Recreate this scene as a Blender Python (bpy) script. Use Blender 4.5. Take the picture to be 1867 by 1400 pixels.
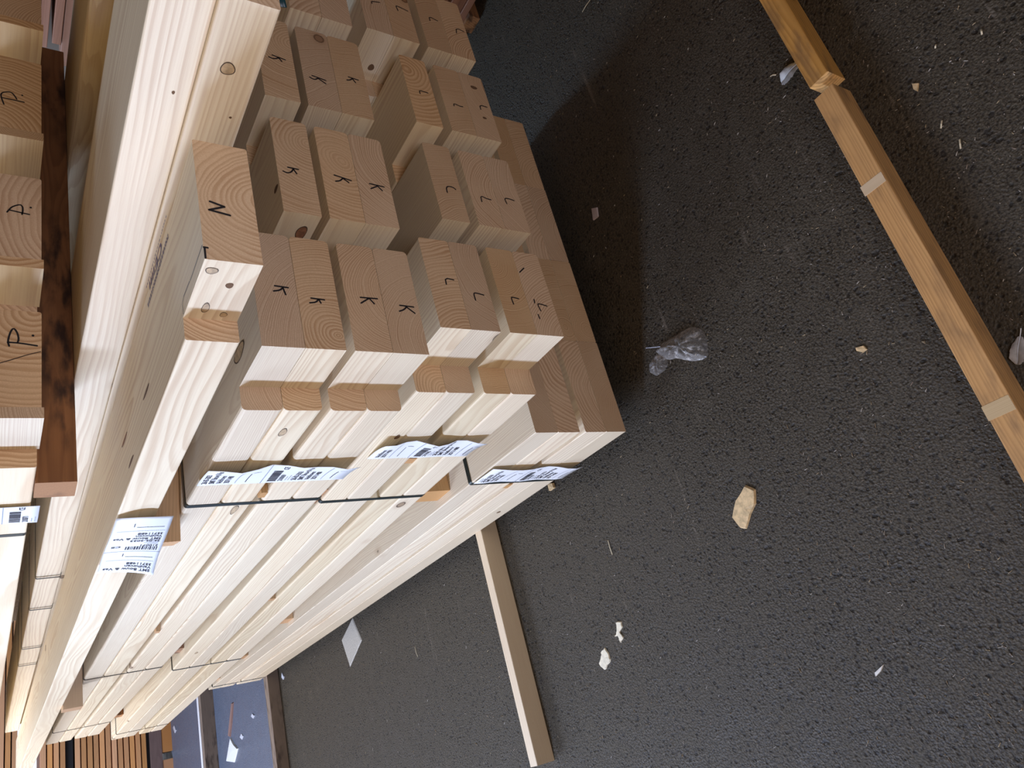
import bpy, bmesh, math, random
from mathutils import Vector, Matrix

for o in list(bpy.data.objects):
    bpy.data.objects.remove(o)
SC = bpy.context.scene
COL = SC.collection
rng = random.Random(7)

# ------------------------------------------------------------------ camera
RC = ((-0.246903, -0.510097, -0.823918), (-0.882815, 0.469010, -0.025817), (0.399595, 0.720993, -0.566121))
CP = Vector((-0.630084, -1.380395, 1.484483))
FPX = 1391.04
cam_d = bpy.data.cameras.new('camera')
cam_d.sensor_fit = 'HORIZONTAL'; cam_d.sensor_width = 36.0
cam_d.lens = FPX * 36.0 / 1867.0
cam_d.clip_start = 0.02; cam_d.clip_end = 200
cam = bpy.data.objects.new('camera', cam_d)
r, d, f = (Vector(v) for v in RC)
cam.matrix_world = Matrix(((r.x, -d.x, -f.x, CP.x), (r.y, -d.y, -f.y, CP.y), (r.z, -d.z, -f.z, CP.z), (0, 0, 0, 1)))
COL.objects.link(cam)
SC.camera = cam

# ------------------------------------------------------------------ light
SC.view_settings.view_transform = 'Standard'
SC.view_settings.look = 'None'
SC.view_settings.gamma = 1.0
SC.view_settings.use_curve_mapping = False
SC.view_settings.exposure = 0.0

W = bpy.data.worlds.new('open_hall'); SC.world = W
W.use_nodes = True
wn = W.node_tree; wn.nodes.clear()
def N(t, kind, **kw):
    n = t.nodes.new(kind)
    for k, v in kw.items():
        if k == 'loc': continue
        setattr(n, k, v)
    return n
def math_n(t, op, a, b=None, c=None, clamp=False):
    n = t.nodes.new('ShaderNodeMath'); n.operation = op; n.use_clamp = clamp
    for i, v in enumerate((a, b, c)):
        if v is None: continue
        if hasattr(v, 'links'): t.links.new(v, n.inputs[i])
        else: n.inputs[i].default_value = v
    return n.outputs[0]
def mix_n(t, fac, a, b, mode='MIX'):
    n = t.nodes.new('ShaderNodeMix'); n.data_type = 'RGBA'; n.blend_type = mode
    for s, v in ((n.inputs[0], fac), (n.inputs[6], a), (n.inputs[7], b)):
        if hasattr(v, 'links'): t.links.new(v, s)
        elif isinstance(v, (tuple, list)): s.default_value = (*v[:3], 1)
        else: s.default_value = v
    return n.outputs[2]
def ramp_n(t, x, lo, hi, a=0.0, b=1.0):
    n = t.nodes.new('ShaderNodeMapRange'); n.interpolation_type = 'SMOOTHSTEP'
    t.links.new(x, n.inputs[0])
    for i, v in enumerate((lo, hi, a, b)): n.inputs[i + 1].default_value = v
    return n.outputs[0]
tc = N(wn, 'ShaderNodeTexCoord')
def wdot(v):
    n = N(wn, 'ShaderNodeVectorMath', operation='DOT_PRODUCT')
    wn.links.new(tc.outputs['Generated'], n.inputs[0]); n.inputs[1].default_value = v
    return n.outputs['Value']
# open yard and sky beyond the far end and the left side of the hall, dim hall elsewhere
sky = ramp_n(wn, wdot((-0.15, 0.99, 0.0)), 0.45, 0.95)
elev = wdot((0, 0, 1))
roof = ramp_n(wn, elev, 0.35, 0.75, 1.0, 0.25)
skyf = math_n(wn, 'MULTIPLY', sky, roof)
hall = mix_n(wn, ramp_n(wn, wdot((-0.5, -0.86, 0.0)), -0.5, 0.9), (0.022, 0.015, 0.011), (0.075, 0.060, 0.055))
# timber stacks and boards across the aisle throw warm light back
hall = mix_n(wn, ramp_n(wn, wdot((-1.0, 0.1, 0.0)), 0.15, 0.9), hall, (0.60, 0.375, 0.145))
wc = mix_n(wn, skyf, hall, (1.02, 1.04, 1.16))
bg = N(wn, 'ShaderNodeBackground'); wn.links.new(wc, bg.inputs[0]); bg.inputs[1].default_value = 1.0
wo = N(wn, 'ShaderNodeOutputWorld'); wn.links.new(bg.outputs[0], wo.inputs[0])

def area(name, loc, target, sx, sy, power, color):
    L = bpy.data.lights.new(name, 'AREA'); L.shape = 'RECTANGLE'; L.size = sx; L.size_y = sy
    L.energy = power; L.color = color
    o = bpy.data.objects.new(name, L); o.location = loc
    o.rotation_euler = (Vector(target) - Vector(loc)).to_track_quat('-Z', 'Y').to_euler()
    COL.objects.link(o); return o
# daylight through the gap of the hall door (tall and narrow); an unseen fill lamp added behind the viewer for the beam ends
area('door_gap_daylight', (-2.15, 1.05, 1.50), (0.1, -0.1, 1.15), 0.22, 1.0, 53, (0.77, 1.0, 1.60))
area('beam_end_fill', (-0.80, -1.95, 1.25), (0.2, -0.25, 0.9), 0.6, 0.6, 11.5, (0.95, 0.94, 1.16))

# added fill lamps for skylight on the far ends and in the next lane
area('yard_sky_fill', (-2.3, 4.6, 3.2), (-0.1, 5.2, 0.2), 2.0, 2.0, 190, (0.84, 0.96, 1.30))
area('far_lane_fill', (1.50, 2.6, 2.3), (1.45, -0.4, 0.0), 0.5, 0.8, 36, (0.60, 0.88, 1.30))

# ------------------------------------------------------------------ helpers
FL = 0.069          # height of the stack's first layer above the asphalt
def ray(u, v):
    x, y = (u - 933.5) / FPX, (v - 700.0) / FPX
    return r * x + d * y + f
def on(u, v, ax, val):
    """point of a real plane (axis = value) seen at a photo pixel"""
    q = ray(u, v); s = (val - CP[ax]) / q[ax]
    return CP + q * s
def crop(cx, cy, s):
    return lambda x, y: (cx + x / s, cy + y / s)

def link(name, me, parent=None):
    o = bpy.data.objects.new(name, me); COL.objects.link(o)
    if parent is not None: o.parent = parent
    return o
def tag(o, label, cat, group=None, kind=None):
    if label: o['label'] = label
    if cat: o['category'] = cat
    if group: o['group'] = group
    if kind: o['kind'] = kind
    return o
def bm_obj(name, bm, mats, parent=None, smooth=False):
    me = bpy.data.meshes.new(name)
    bm.normal_update(); bm.to_mesh(me); bm.free()
    for m in (mats if isinstance(mats, (list, tuple)) else [mats]): me.materials.append(m)
    if smooth:
        for p in me.polygons: p.use_smooth = True
    return link(name, me, parent)
def add_box(bm, x0, y0, z0, x1, y1, z1, mi=0):
    vs = [bm.verts.new(p) for p in ((x0,y0,z0),(x1,y0,z0),(x1,y1,z0),(x0,y1,z0),(x0,y0,z1),(x1,y0,z1),(x1,y1,z1),(x0,y1,z1))]
    fs = []
    for q in ((0,3,2,1),(4,5,6,7),(0,1,5,4),(1,2,6,5),(2,3,7,6),(3,0,4,7)):
        fc = bm.faces.new([vs[i] for i in q]); fc.material_index = mi; fs.append(fc)
    return vs, fs
def extrude_outline(bm, pts, z0, z1):
    a = [bm.verts.new((x, y, z0)) for x, y in pts]; b = [bm.verts.new((x, y, z1)) for x, y in pts]
    n = len(pts)
    bm.faces.new(a[::-1]); bm.faces.new(b)
    for i in range(n): bm.faces.new((a[i], a[(i+1) % n], b[(i+1) % n], b[i]))

# ------------------------------------------------------------------ materials
def new_mat(name):
    m = bpy.data.materials.new(name); m.use_nodes = True
    t = m.node_tree; b = t.nodes['Principled BSDF']
    return m, t, b
def plain(name, col, rough=0.6, metal=0.0, spec=0.5, noise=0.0, nscale=60):
    m, t, b = new_mat(name)
    b.inputs['Roughness'].default_value = rough; b.inputs['Metallic'].default_value = metal
    b.inputs['Specular IOR Level'].default_value = spec
    if noise:
        c = N(t, 'ShaderNodeTexCoord'); nz = N(t, 'ShaderNodeTexNoise'); nz.inputs['Scale'].default_value = nscale; nz.inputs['Detail'].default_value = 5
        t.links.new(c.outputs['Object'], nz.inputs['Vector'])
        k = ramp_n(t, nz.outputs['Fac'], 0.3, 0.7)
        t.links.new(mix_n(t, k, tuple(v * (1 - noise) for v in col), tuple(min(1, v * (1 + noise)) for v in col)), b.inputs['Base Color'])
    else:
        b.inputs['Base Color'].default_value = (*col, 1)
    return m
def wood(name, light, dark, end_mul=(0.92, 0.78, 0.69), ring=0.0046, ringk=0.30, rough=0.55, knots=0.5, stain=0.0, stain_col=(0.05, 0.035, 0.03), var=0.10, spec=0.35, endk=0.35):
    """sawn softwood: growth rings round a pith that differs from piece to piece; length runs along local Y"""
    m, t, b = new_mat(name)
    c = N(t, 'ShaderNodeTexCoord'); oi = N(t, 'ShaderNodeObjectInfo')
    rnd = oi.outputs['Random']
    r2 = math_n(t, 'FRACT', math_n(t, 'MULTIPLY', rnd, 17.31))
    r3 = math_n(t, 'FRACT', math_n(t, 'MULTIPLY', rnd, 71.7))
    P = c.outputs['Object']
    off = N(t, 'ShaderNodeCombineXYZ'); t.links.new(math_n(t, 'MULTIPLY', rnd, 37.0), off.inputs[0]); t.links.new(math_n(t, 'MULTIPLY', r2, 11.0), off.inputs[1]); t.links.new(math_n(t, 'MULTIPLY', r3, 5.0), off.inputs[2])
    PS = N(t, 'ShaderNodeVectorMath', operation='ADD'); t.links.new(P, PS.inputs[0]); t.links.new(off.outputs[0], PS.inputs[1])
    def noise(scale, sc3, detail=2.0, src=PS.outputs[0]):
        mp = N(t, 'ShaderNodeVectorMath', operation='MULTIPLY'); t.links.new(src, mp.inputs[0]); mp.inputs[1].default_value = sc3
        n = N(t, 'ShaderNodeTexNoise'); n.inputs['Scale'].default_value = scale; n.inputs['Detail'].default_value = detail
        t.links.new(mp.outputs[0], n.inputs['Vector']); return n
    # distance from the pith, wandering slowly along the length
    n1 = noise(1.0, (5.0, 1.1, 5.0), 2.0); n2 = noise(1.0, (26.0, 2.2, 26.0), 2.0)
    sx = N(t, 'ShaderNodeSeparateXYZ'); t.links.new(P, sx.inputs[0])
    sn = N(t, 'ShaderNodeSeparateXYZ'); t.links.new(n1.outputs['Color'], sn.inputs[0])
    px = math_n(t, 'ADD', math_n(t, 'MULTIPLY', rnd, 0.30), -0.04)
    pz = math_n(t, 'ADD', math_n(t, 'MULTIPLY', r2, 0.20), -0.12)
    dx = math_n(t, 'ADD', math_n(t, 'SUBTRACT', sx.outputs[0], px), math_n(t, 'MULTIPLY', math_n(t, 'SUBTRACT', sn.outputs[0], 0.5), 0.055))
    dz = math_n(t, 'ADD', math_n(t, 'SUBTRACT', sx.outputs[2], pz), math_n(t, 'MULTIPLY', math_n(t, 'SUBTRACT', sn.outputs[2], 0.5), 0.055))
    rr = math_n(t, 'SQRT', math_n(t, 'ADD', math_n(t, 'MULTIPLY', dx, dx), math_n(t, 'MULTIPLY', dz, dz)))
    rr = math_n(t, 'ADD', rr, math_n(t, 'MULTIPLY', n2.outputs['Fac'], 0.006))
    cv = N(t, 'ShaderNodeCombineXYZ'); t.links.new(math_n(t, 'MULTIPLY', rr, 75.0), cv.inputs[0]); t.links.new(math_n(t, 'MULTIPLY', r2, 50.0), cv.inputs[1])
    n3 = N(t, 'ShaderNodeTexNoise'); n3.inputs['Scale'].default_value = 1.0; n3.inputs['Detail'].default_value = 1.0; t.links.new(cv.outputs[0], n3.inputs['Vector'])
    rr = math_n(t, 'ADD', rr, math_n(t, 'MULTIPLY', n3.outputs['Fac'], 0.012))
    rw = math_n(t, 'ADD', ring * 0.6, math_n(t, 'MULTIPLY', math_n(t, 'MULTIPLY', r3, r3), ring * 1.5))
    fr = math_n(t, 'FRACT', math_n(t, 'DIVIDE', rr, rw))
    late = math_n(t, 'MULTIPLY', ramp_n(t, fr, 0.25, 0.86), ramp_n(t, fr, 0.90, 1.0, 1.0, 0.0))
    wob = noise(1.0, (9.0, 2.0, 9.0), 1.0)
    late = math_n(t, 'MULTIPLY', late, ramp_n(t, wob.outputs['Fac'], 0.25, 0.7, 0.35, 1.0))
    fib = noise(1.0, (420.0, 9.0, 420.0), 2.0)
    bl = noise(1.0, (3.0, 1.0, 3.0), 2.0)
    col = mix_n(t, math_n(t, 'MULTIPLY', late, ringk), light, dark)
    col = mix_n(t, ramp_n(t, fib.outputs['Fac'], 0.35, 0.75, 0.0, 0.16), col, dark)
    col = mix_n(t, ramp_n(t, bl.outputs['Fac'], 0.42, 0.75, 0.0, 0.22), col, tuple(l * k for l, k in zip(light, (0.97, 0.84, 0.72))))
    # knots
    if knots:
        mp = N(t, 'ShaderNodeVectorMath', operation='MULTIPLY'); t.links.new(PS.outputs[0], mp.inputs[0]); mp.inputs[1].default_value = (6.0, 3.4, 6.0)
        vo = N(t, 'ShaderNodeTexVoronoi'); vo.inputs['Scale'].default_value = 1.0; t.links.new(mp.outputs[0], vo.inputs['Vector'])
        sep = N(t, 'ShaderNodeSeparateColor'); t.links.new(vo.outputs['Color'], sep.inputs[0])
        gate = math_n(t, 'LESS_THAN', sep.outputs[0], knots)
        kd = vo.outputs['Distance']
        core = math_n(t, 'MULTIPLY', ramp_n(t, kd, 0.055, 0.075, 1.0, 0.0), gate)
        halo = math_n(t, 'MULTIPLY', ramp_n(t, kd, 0.06, 0.16, 1.0, 0.0), gate)
        rim = math_n(t, 'MULTIPLY', math_n(t, 'MULTIPLY', ramp_n(t, kd, 0.045, 0.06), ramp_n(t, kd, 0.066, 0.08, 1.0, 0.0)), gate)
        col = mix_n(t, math_n(t, 'MULTIPLY', halo, 0.35), col, dark)
        col = mix_n(t, math_n(t, 'MULTIPLY', core, 0.75), col, tuple(v * 0.55 for v in dark))
        col = mix_n(t, math_n(t, 'MULTIPLY', rim, 0.8), col, (0.06, 0.035, 0.02))
    # sawn end grain is deeper in colour than the planed sides
    sno = N(t, 'ShaderNodeSeparateXYZ'); t.links.new(c.outputs['Normal'], sno.inputs[0])
    endf = math_n(t, 'GREATER_THAN', math_n(t, 'ABSOLUTE', sno.outputs[1]), 0.75)
    pore = noise(1.0, (700.0, 700.0, 700.0), 2.0)
    endc = mix_n(t, ramp_n(t, pore.outputs['Fac'], 0.3, 0.7, 0.0, 0.22), col, dark)
    endc = mix_n(t, math_n(t, 'MULTIPLY', late, endk), endc, dark)
    endc = mix_n(t, 1.0, endc, end_mul, 'MULTIPLY')
    col = mix_n(t, endf, col, endc)
    # piece to piece tone
    tone = math_n(t, 'ADD', 1.0 - var, math_n(t, 'MULTIPLY', r3, 2 * var))
    hs = N(t, 'ShaderNodeHueSaturation'); t.links.new(col, hs.inputs['Color']); t.links.new(tone, hs.inputs['Value'])
    t.links.new(math_n(t, 'ADD', 0.9, math_n(t, 'MULTIPLY', r2, 0.2)), hs.inputs['Saturation'])
    col = hs.outputs[0]
    if stain:
        s1 = noise(1.0, (38.0, 12.0, 38.0), 5.0); s2 = noise(1.0, (7.0, 3.0, 7.0), 3.0)
        k = math_n(t, 'MULTIPLY', ramp_n(t, s1.outputs['Fac'], 0.42, 0.68), ramp_n(t, s2.outputs['Fac'], 0.38, 0.62))
        col = mix_n(t, math_n(t, 'MULTIPLY', k, stain), col, stain_col)
    t.links.new(col, b.inputs['Base Color'])
    b.inputs['Roughness'].default_value = rough
    b.inputs['Specular IOR Level'].default_value = spec
    bmp = N(t, 'ShaderNodeBump'); bmp.inputs['Strength'].default_value = 0.25; bmp.inputs['Distance'].default_value = 0.0006
    t.links.new(math_n(t, 'ADD', fib.outputs['Fac'], math_n(t, 'MULTIPLY', pore.outputs['Fac'], 0.6)), bmp.inputs['Height'])
    t.links.new(bmp.outputs[0], b.inputs['Normal'])
    return m

SPRUCE = wood('planed_spruce', (0.855, 0.735, 0.50), (0.52, 0.33, 0.17), knots=0.24, ring=0.0056, ringk=0.46, endk=0.55)
BEARER = wood('bearer_pine', (0.70, 0.47, 0.25), (0.42, 0.24, 0.11), end_mul=(0.9, 0.8, 0.7), knots=0.4, ringk=0.4)
BATTEN = wood('batten_pine', (0.84, 0.69, 0.46), (0.60, 0.38, 0.19), end_mul=(1.0, 0.98, 0.94), knots=0.5, ringk=0.45)
OLD = wood('used_batten', (0.60, 0.34, 0.125), (0.33, 0.165, 0.055), end_mul=(1.5, 1.7, 2.1), knots=0.35, ringk=0.6, stain=0.65, stain_col=(0.17, 0.10, 0.05), ring=0.006)
ROUGH = wood('dark_rough_bearer', (0.34, 0.165, 0.075), (0.17, 0.08, 0.04), end_mul=(1.5, 1.7, 1.8), knots=0.2, ringk=0.5, stain=0.92, stain_col=(0.035, 0.022, 0.018), rough=0.85)
WEATHER = wood('weathered_beam', (0.30, 0.225, 0.16), (0.15, 0.11, 0.08), end_mul=(1, 1, 1), knots=0.0, ringk=0.4, stain=0.8, rough=0.8)
DECK = wood('red_decking', (0.40, 0.22, 0.15), (0.24, 0.12, 0.08), end_mul=(0.9, 0.85, 0.8), knots=0.1, ringk=0.35, var=0.12)
SLAT = wood('orange_larch', (0.78, 0.41, 0.18), (0.54, 0.25, 0.10), end_mul=(0.9, 0.85, 0.8), knots=0.25, ringk=0.35, var=0.22)
INK = plain('marker_ink', (0.012, 0.010, 0.012), 0.6)
PENCIL = plain('pencil_mark', (0.10, 0.10, 0.12), 0.7)
STAMP = plain('stamp_ink', (0.16, 0.13, 0.20), 0.8)
PRINT = plain('label_print', (0.03, 0.03, 0.04), 0.7)
PRINTG = plain('label_print_grey', (0.30, 0.32, 0.36), 0.7)
STRAP = plain('dark_green_steel_strap', (0.020, 0.032, 0.030), 0.35, metal=0.35)
KNOTD = plain('knot_rim', (0.085, 0.055, 0.03), 0.7)
KNOTC = plain('knot_core', (0.52, 0.38, 0.21), 0.6, noise=0.25, nscale=120)
KNOTR = plain('knot_red', (0.30, 0.14, 0.07), 0.6, noise=0.3, nscale=160)
HOLE = plain('nail_hole', (0.17, 0.095, 0.045), 0.9)
CRACK = plain('crack', (0.05, 0.03, 0.02), 0.9)

def paper_mat():
    m, t, b = new_mat('label_paper')
    b.inputs['Base Color'].default_value = (0.80, 0.81, 0.78, 1); b.inputs['Roughness'].default_value = 0.55
    return m
PAPER = paper_mat()

def asphalt(name='asphalt', tint=None, rough=(0.52, 0.68), spec=0.30):
    m, t, b = new_mat(name)
    c = N(t, 'ShaderNodeTexCoord')
    def nz(s, dt=4, rg=0.55):
        n = N(t, 'ShaderNodeTexNoise'); n.inputs['Scale'].default_value = s; n.inputs['Detail'].default_value = dt; n.inputs['Roughness'].default_value = rg
        t.links.new(c.outputs['Object'], n.inputs['Vector']); return n.outputs['Fac']
    big = nz(1.7, 3); mid = nz(14, 4); fine = nz(170, 3, 0.7)
    vo = N(t, 'ShaderNodeTexVoronoi'); vo.inputs['Scale'].default_value = 210; t.links.new(c.outputs['Object'], vo.inputs['Vector'])
    col = mix_n(t, ramp_n(t, fine, 0.3, 0.72), (0.018, 0.0142, 0.0085), (0.102, 0.083, 0.052))
    col = mix_n(t, ramp_n(t, mid, 0.45, 0.75, 0, 0.35), col, (0.096, 0.080, 0.052))
    col = mix_n(t, ramp_n(t, big, 0.4, 0.7, 0, 0.30), col, (0.060, 0.051, 0.036))
    pit = N(t, 'ShaderNodeTexVoronoi'); pit.inputs['Scale'].default_value = 95; pit.feature = 'SMOOTH_F1'; t.links.new(c.outputs['Object'], pit.inputs['Vector'])
    psep = N(t, 'ShaderNodeSeparateColor'); t.links.new(pit.outputs['Color'], psep.inputs[0])
    pf = math_n(t, 'MULTIPLY', ramp_n(t, pit.outputs['Distance'], 0.15, 0.42, 1.0, 0.0), math_n(t, 'LESS_THAN', psep.outputs[0], 0.40))
    col = mix_n(t, math_n(t, 'MULTIPLY', pf, 0.75), col, (0.008, 0.007, 0.005))
    # pale scuffs dragged along the driving direction
    mp = N(t, 'ShaderNodeVectorMath', operation='MULTIPLY'); t.links.new(c.outputs['Object'], mp.inputs[0]); mp.inputs[1].default_value = (2.2, 34.0, 1.0)
    sc = N(t, 'ShaderNodeTexNoise'); sc.inputs['Scale'].default_value = 1.0; sc.inputs['Detail'].default_value = 4; t.links.new(mp.outputs[0], sc.inputs['Vector'])
    scf = math_n(t, 'MULTIPLY', ramp_n(t, sc.outputs['Fac'], 0.63, 0.74), ramp_n(t, mid, 0.42, 0.62))
    col = mix_n(t, math_n(t, 'MULTIPLY', scf, 0.5), col, (0.20, 0.165, 0.12))
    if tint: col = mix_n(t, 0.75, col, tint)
    t.links.new(col, b.inputs['Base Color'])
    t.links.new(ramp_n(t, mid, 0.3, 0.7, *rough), b.inputs['Roughness'])
    b.inputs['Specular IOR Level'].default_value = spec
    h = math_n(t, 'SUBTRACT', math_n(t, 'ADD', math_n(t, 'MULTIPLY', fine, 0.7), math_n(t, 'MULTIPLY', vo.outputs['Distance'], 0.5)), math_n(t, 'MULTIPLY', pf, 0.5))
    bp_ = N(t, 'ShaderNodeBump'); bp_.inputs['Strength'].default_value = 0.8; bp_.inputs['Distance'].default_value = 0.004
    t.links.new(h, bp_.inputs['Height']); t.links.new(bp_.outputs[0], b.inputs['Normal'])
    return m

# ------------------------------------------------------------------ the ground
bm = bmesh.new()
bmesh.ops.create_grid(bm, x_segments=8, y_segments=8, size=14.0)
floor = bm_obj('floor', bm, asphalt()); floor.location = (0, 4, 0)
tag(floor, 'dark grey asphalt ground under the timber stacks', 'ground', kind='structure')

bm = bmesh.new(); add_box(bm, -6, 3.52, -0.05, 8, 16, 0.0012)  # bluish skylight on the far asphalt painted in as a paler, glossier slab
yard = bm_obj('floor_skylit', bm, asphalt('skylit_asphalt', (0.14, 0.185, 0.265), (0.30, 0.45), 0.6))
tag(yard, 'asphalt beyond the brown batten at the far end, bluish skylight put into its colour', 'ground', kind='structure')

# ------------------------------------------------------------------ beams
def beam(name, x, y, z, w, L, h, label, group, mat=SPRUCE, notch=0.0, ln=0.0, yaw=0.0, rad=0.006, alongx=False, cat='beam', knots=(), strip=0.0):
    """a sawn beam; (x, y, z) is its near lower corner on the aisle side; notch = rebate cut from that side at the end"""
    bm = bmesh.new()
    pts = [(notch, 0), (w, 0), (w, L), (0, L), (0, ln), (notch, ln)] if notch else [(0, 0), (w, 0), (w, L), (0, L)]
    extrude_outline(bm, pts, 0, h)
    if rad:
        es = []
        for e in bm.edges:
            a, b = e.verts
            if abs(a.co.z - b.co.z) < 1e-6 and abs(a.co.x - b.co.x) < 1e-6 and abs(a.co.y - b.co.y) > 0.02:
                if abs(a.co.x) < 1e-6 or abs(a.co.x - w) < 1e-6: es.append(e)
        bmesh.ops.bevel(bm, geom=es, offset=rad, segments=3, profile=0.5, affect='EDGES')
    # knots lying in a face: (face, a, b, ra, rb, core material index)
    for kn in knots:
        face, a, bb, ra, rb = kn[:5]; cm = kn[5] if len(kn) > 5 else 2
        for sc, mi, lift in ((1.0, 1, 0.0003), (0.86, cm, 0.0005)):
            vs = []
            for i in range(18):
                th = 2 * math.pi * i / 18; k = sc * (1 + 0.06 * math.sin(3 * th + a * 50))
                u, v = a + ra * k * math.cos(th), bb + rb * k * math.sin(th)
                vs.append(bm.verts.new({'side': (-lift, u, v), 'top': (u, v, h + lift), 'cut': (notch - lift, u, v), 'end': (u, -lift, v)}[face]))
            fc = bm.faces.new(vs); fc.material_index = 4 if cm == 4 else mi
    o = bm_obj(name, bm, [mat, KNOTD, KNOTC, KNOTR, HOLE])
    o.location = (x, y, z); o.rotation_euler = (0, 0, (-math.pi / 2 if alongx else 0) - yaw)
    tag(o, label, cat, group)
    return o
def ribbon(name, strokes, width, plane, mat, parent, lift=0.0006, label=None):
    """felt pen strokes lying on a face; strokes are lists of world points; plane: axis index, sign of the outward normal"""
    ax, sg = plane
    if parent is not None:
        inv = (Matrix.Translation(parent.location) @ parent.rotation_euler.to_matrix().to_4x4()).inverted()
        strokes = [[inv @ Vector(p) for p in st] for st in strokes]
        if ax == 1:
            for st in strokes:
                for p in st: p.y = 0.0
    bm = bmesh.new(); nrm = Vector([0, 0, 0]); nrm[ax] = sg
    for st in strokes:
        st = [Vector(p) for p in st]
        if len(st) == 1:
            c0 = st[0]; e1 = Vector((1, 0, 0)) if ax != 0 else Vector((0, 1, 0)); e2 = nrm.cross(e1)
            bm.faces.new([bm.verts.new(c0 + nrm * lift + (e1 * math.cos(i * 0.785) + e2 * math.sin(i * 0.785)) * width * 0.75) for i in range(8)]); continue
        if len(st) > 2:      # round off the corners of hand lettering
            q = [st[0]]
            for i in range(1, len(st) - 1):
                q += [st[i - 1].lerp(st[i], 0.75), st[i].lerp(st[i + 1], 0.25)]
            st = q + [st[-1]]
        pr_ = None
        for i, p in enumerate(st):
            tg = (st[min(i + 1, len(st) - 1)] - st[max(i - 1, 0)]).normalized(); sd = nrm.cross(tg).normalized() * width * 0.5
            a, b = bm.verts.new(p + sd + nrm * lift), bm.verts.new(p - sd + nrm * lift)
            if pr_: bm.faces.new((pr_[0], pr_[1], b, a))
            pr_ = (a, b)
        for p in (st[0], st[-1]):
            e1 = Vector((1, 0, 0)) if ax != 0 else Vector((0, 1, 0)); e2 = nrm.cross(e1)
            bm.faces.new([bm.verts.new(p + nrm * (lift * 0.8) + (e1 * math.cos(i * 0.785) + e2 * math.sin(i * 0.785)) * width * 0.5) for i in range(8)])
    o = bm_obj(name, bm, mat)
    if parent is not None: o.parent = parent
    if label: o['label'] = label
    return o

COLW = {3: 'in the row next to the aisle', 2: 'in the second row from the aisle', 1: 'in the third row from the aisle', 0: 'in the fourth row from the aisle'}
LAYW = {5: 'top layer', 4: 'upper layer', 3: 'third layer up'}
LAY = ['bottom layer', 'second layer up', 'third layer up', 'fourth and top layer']
BEAMS = {}
H = 0.071
# ---- lowest pack: four layers of four, ends flush
gb, Wb = 0.0179, 0.2771
lvB = [0, H, 2 * H + gb, 3 * H + gb]
for c in range(4):
    for k in range(4):
        kn = []
        if c == 0 and k == 1: kn = [('side', 0.24, 0.045, 0.009, 0.006)]
        if c == 0 and k == 0: kn = [('side', 0.62, 0.04, 0.010, 0.006, 4)]
        o = beam('spruce_beam', c * Wb, 0.0, FL + lvB[k], Wb - 0.0012, 3.6, H - 0.0008,
                 'unmarked spruce beam with square end in the lowest pack, %s, %s' % (LAY[k], COLW[3 - c]),
                 'spruce beams of the lowest pack', yaw=0.0038, rad=0.004 if c else 0.003, knots=kn)
        BEAMS['B', 3 - c, k] = o
# ---- middle pack, ends marked L, rebated
XL, YL, ZL, PL, WL, gL, nL, hL = 0.0995, -0.2854, 0.3806 + FL, 0.2807, 0.2224, 0.0229, 0.0659, 0.0713
lvL = [ZL, ZL + hL, ZL + 2 * hL + gL, ZL + 3 * hL + gL]
HAVE_L = {(3, 0), (3, 1), (3, 2), (3, 3), (2, 0), (2, 1), (2, 2), (1, 0), (1, 1), (1, 2), (0, 0), (0, 1), (0, 2), (0, 3)}
for (c, k) in sorted(HAVE_L):
    n = nL if c == 3 else 0.057
    x = XL + (3 - c) * PL - n
    kn = []
    if (c, k) == (0, 3): kn = [('cut', 0.105, 0.018, 0.010, 0.008, 4)]
    if (c, k) == (3, 0): kn = [('side', 0.44, 0.03, 0.012, 0.006)]
    if (c, k) == (3, 3): kn = [('side', 0.36, 0.02, 0.012, 0.006, 4), ('side', 2.5, 0.03, 0.02, 0.006)]
    if (c, k) == (1, 0): kn = [('end', 0.13, 0.030, 0.004, 0.006, 4), ('end', 0.235, 0.033, 0.006, 0.010, 4)]
    o = beam('spruce_beam', x, YL, lvL[k], WL + n - 0.0004, 4.95, hL - 0.0008,
             'spruce beam marked L on its end in the middle pack, %s, %s' % (LAY[k], COLW[c]),
             'spruce beams marked L', notch=n, ln=0.145, yaw=-0.0157 if c == 3 else -0.0145, knots=kn)
    BEAMS['L', c, k] = o
# ---- upper pack, ends marked K, rebated
XK, YK, ZK, PK, WK, gK, nK, hK = 0.0066, -0.3308, 0.757 + FL, 0.2851, 0.227, 0.015, 0.0448, 0.0717
lvK = [ZK, ZK + hK, ZK + 2 * hK + gK, ZK + 3 * hK + gK]
HAVE_K = {(3, 0), (3, 1), (3, 2), (3, 3), (2, 0), (2, 1), (2, 2), (1, 0), (1, 1), (1, 2), (0, 0), (0, 1)}
for (c, k) in sorted(HAVE_K):
    n = nK if c == 3 else 0.054
    x = XK + (3 - c) * PK - n
    kn = []
    if (c, k) == (2, 2): kn = [('cut', 0.055, 0.022, 0.022, 0.010, 3), ('top', 0.12, 0.02, 0.006, 0.012, 4)]
    if (c, k) == (3, 2): kn = [('side', 0.235, 0.045, 0.018, 0.007), ('side', 0.66, 0.03, 0.03, 0.007, 2)]
    if (c, k) == (3, 3): kn = [('top', 0.10, 0.12, 0.014, 0.035), ('top', 0.11, 0.62, 0.006, 0.03, 3)]
    o = beam('spruce_beam', x, YK, lvK[k], WK + n - 0.0004, 4.95, hK - 0.0008,
             'spruce beam marked K on its end in the upper pack, %s, %s' % (LAY[k], COLW[c]),
             'spruce beams marked K', notch=n, ln=0.142, yaw=0.0086, knots=kn, rad=0.008)
    BEAMS['K', c, k] = o

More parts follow.
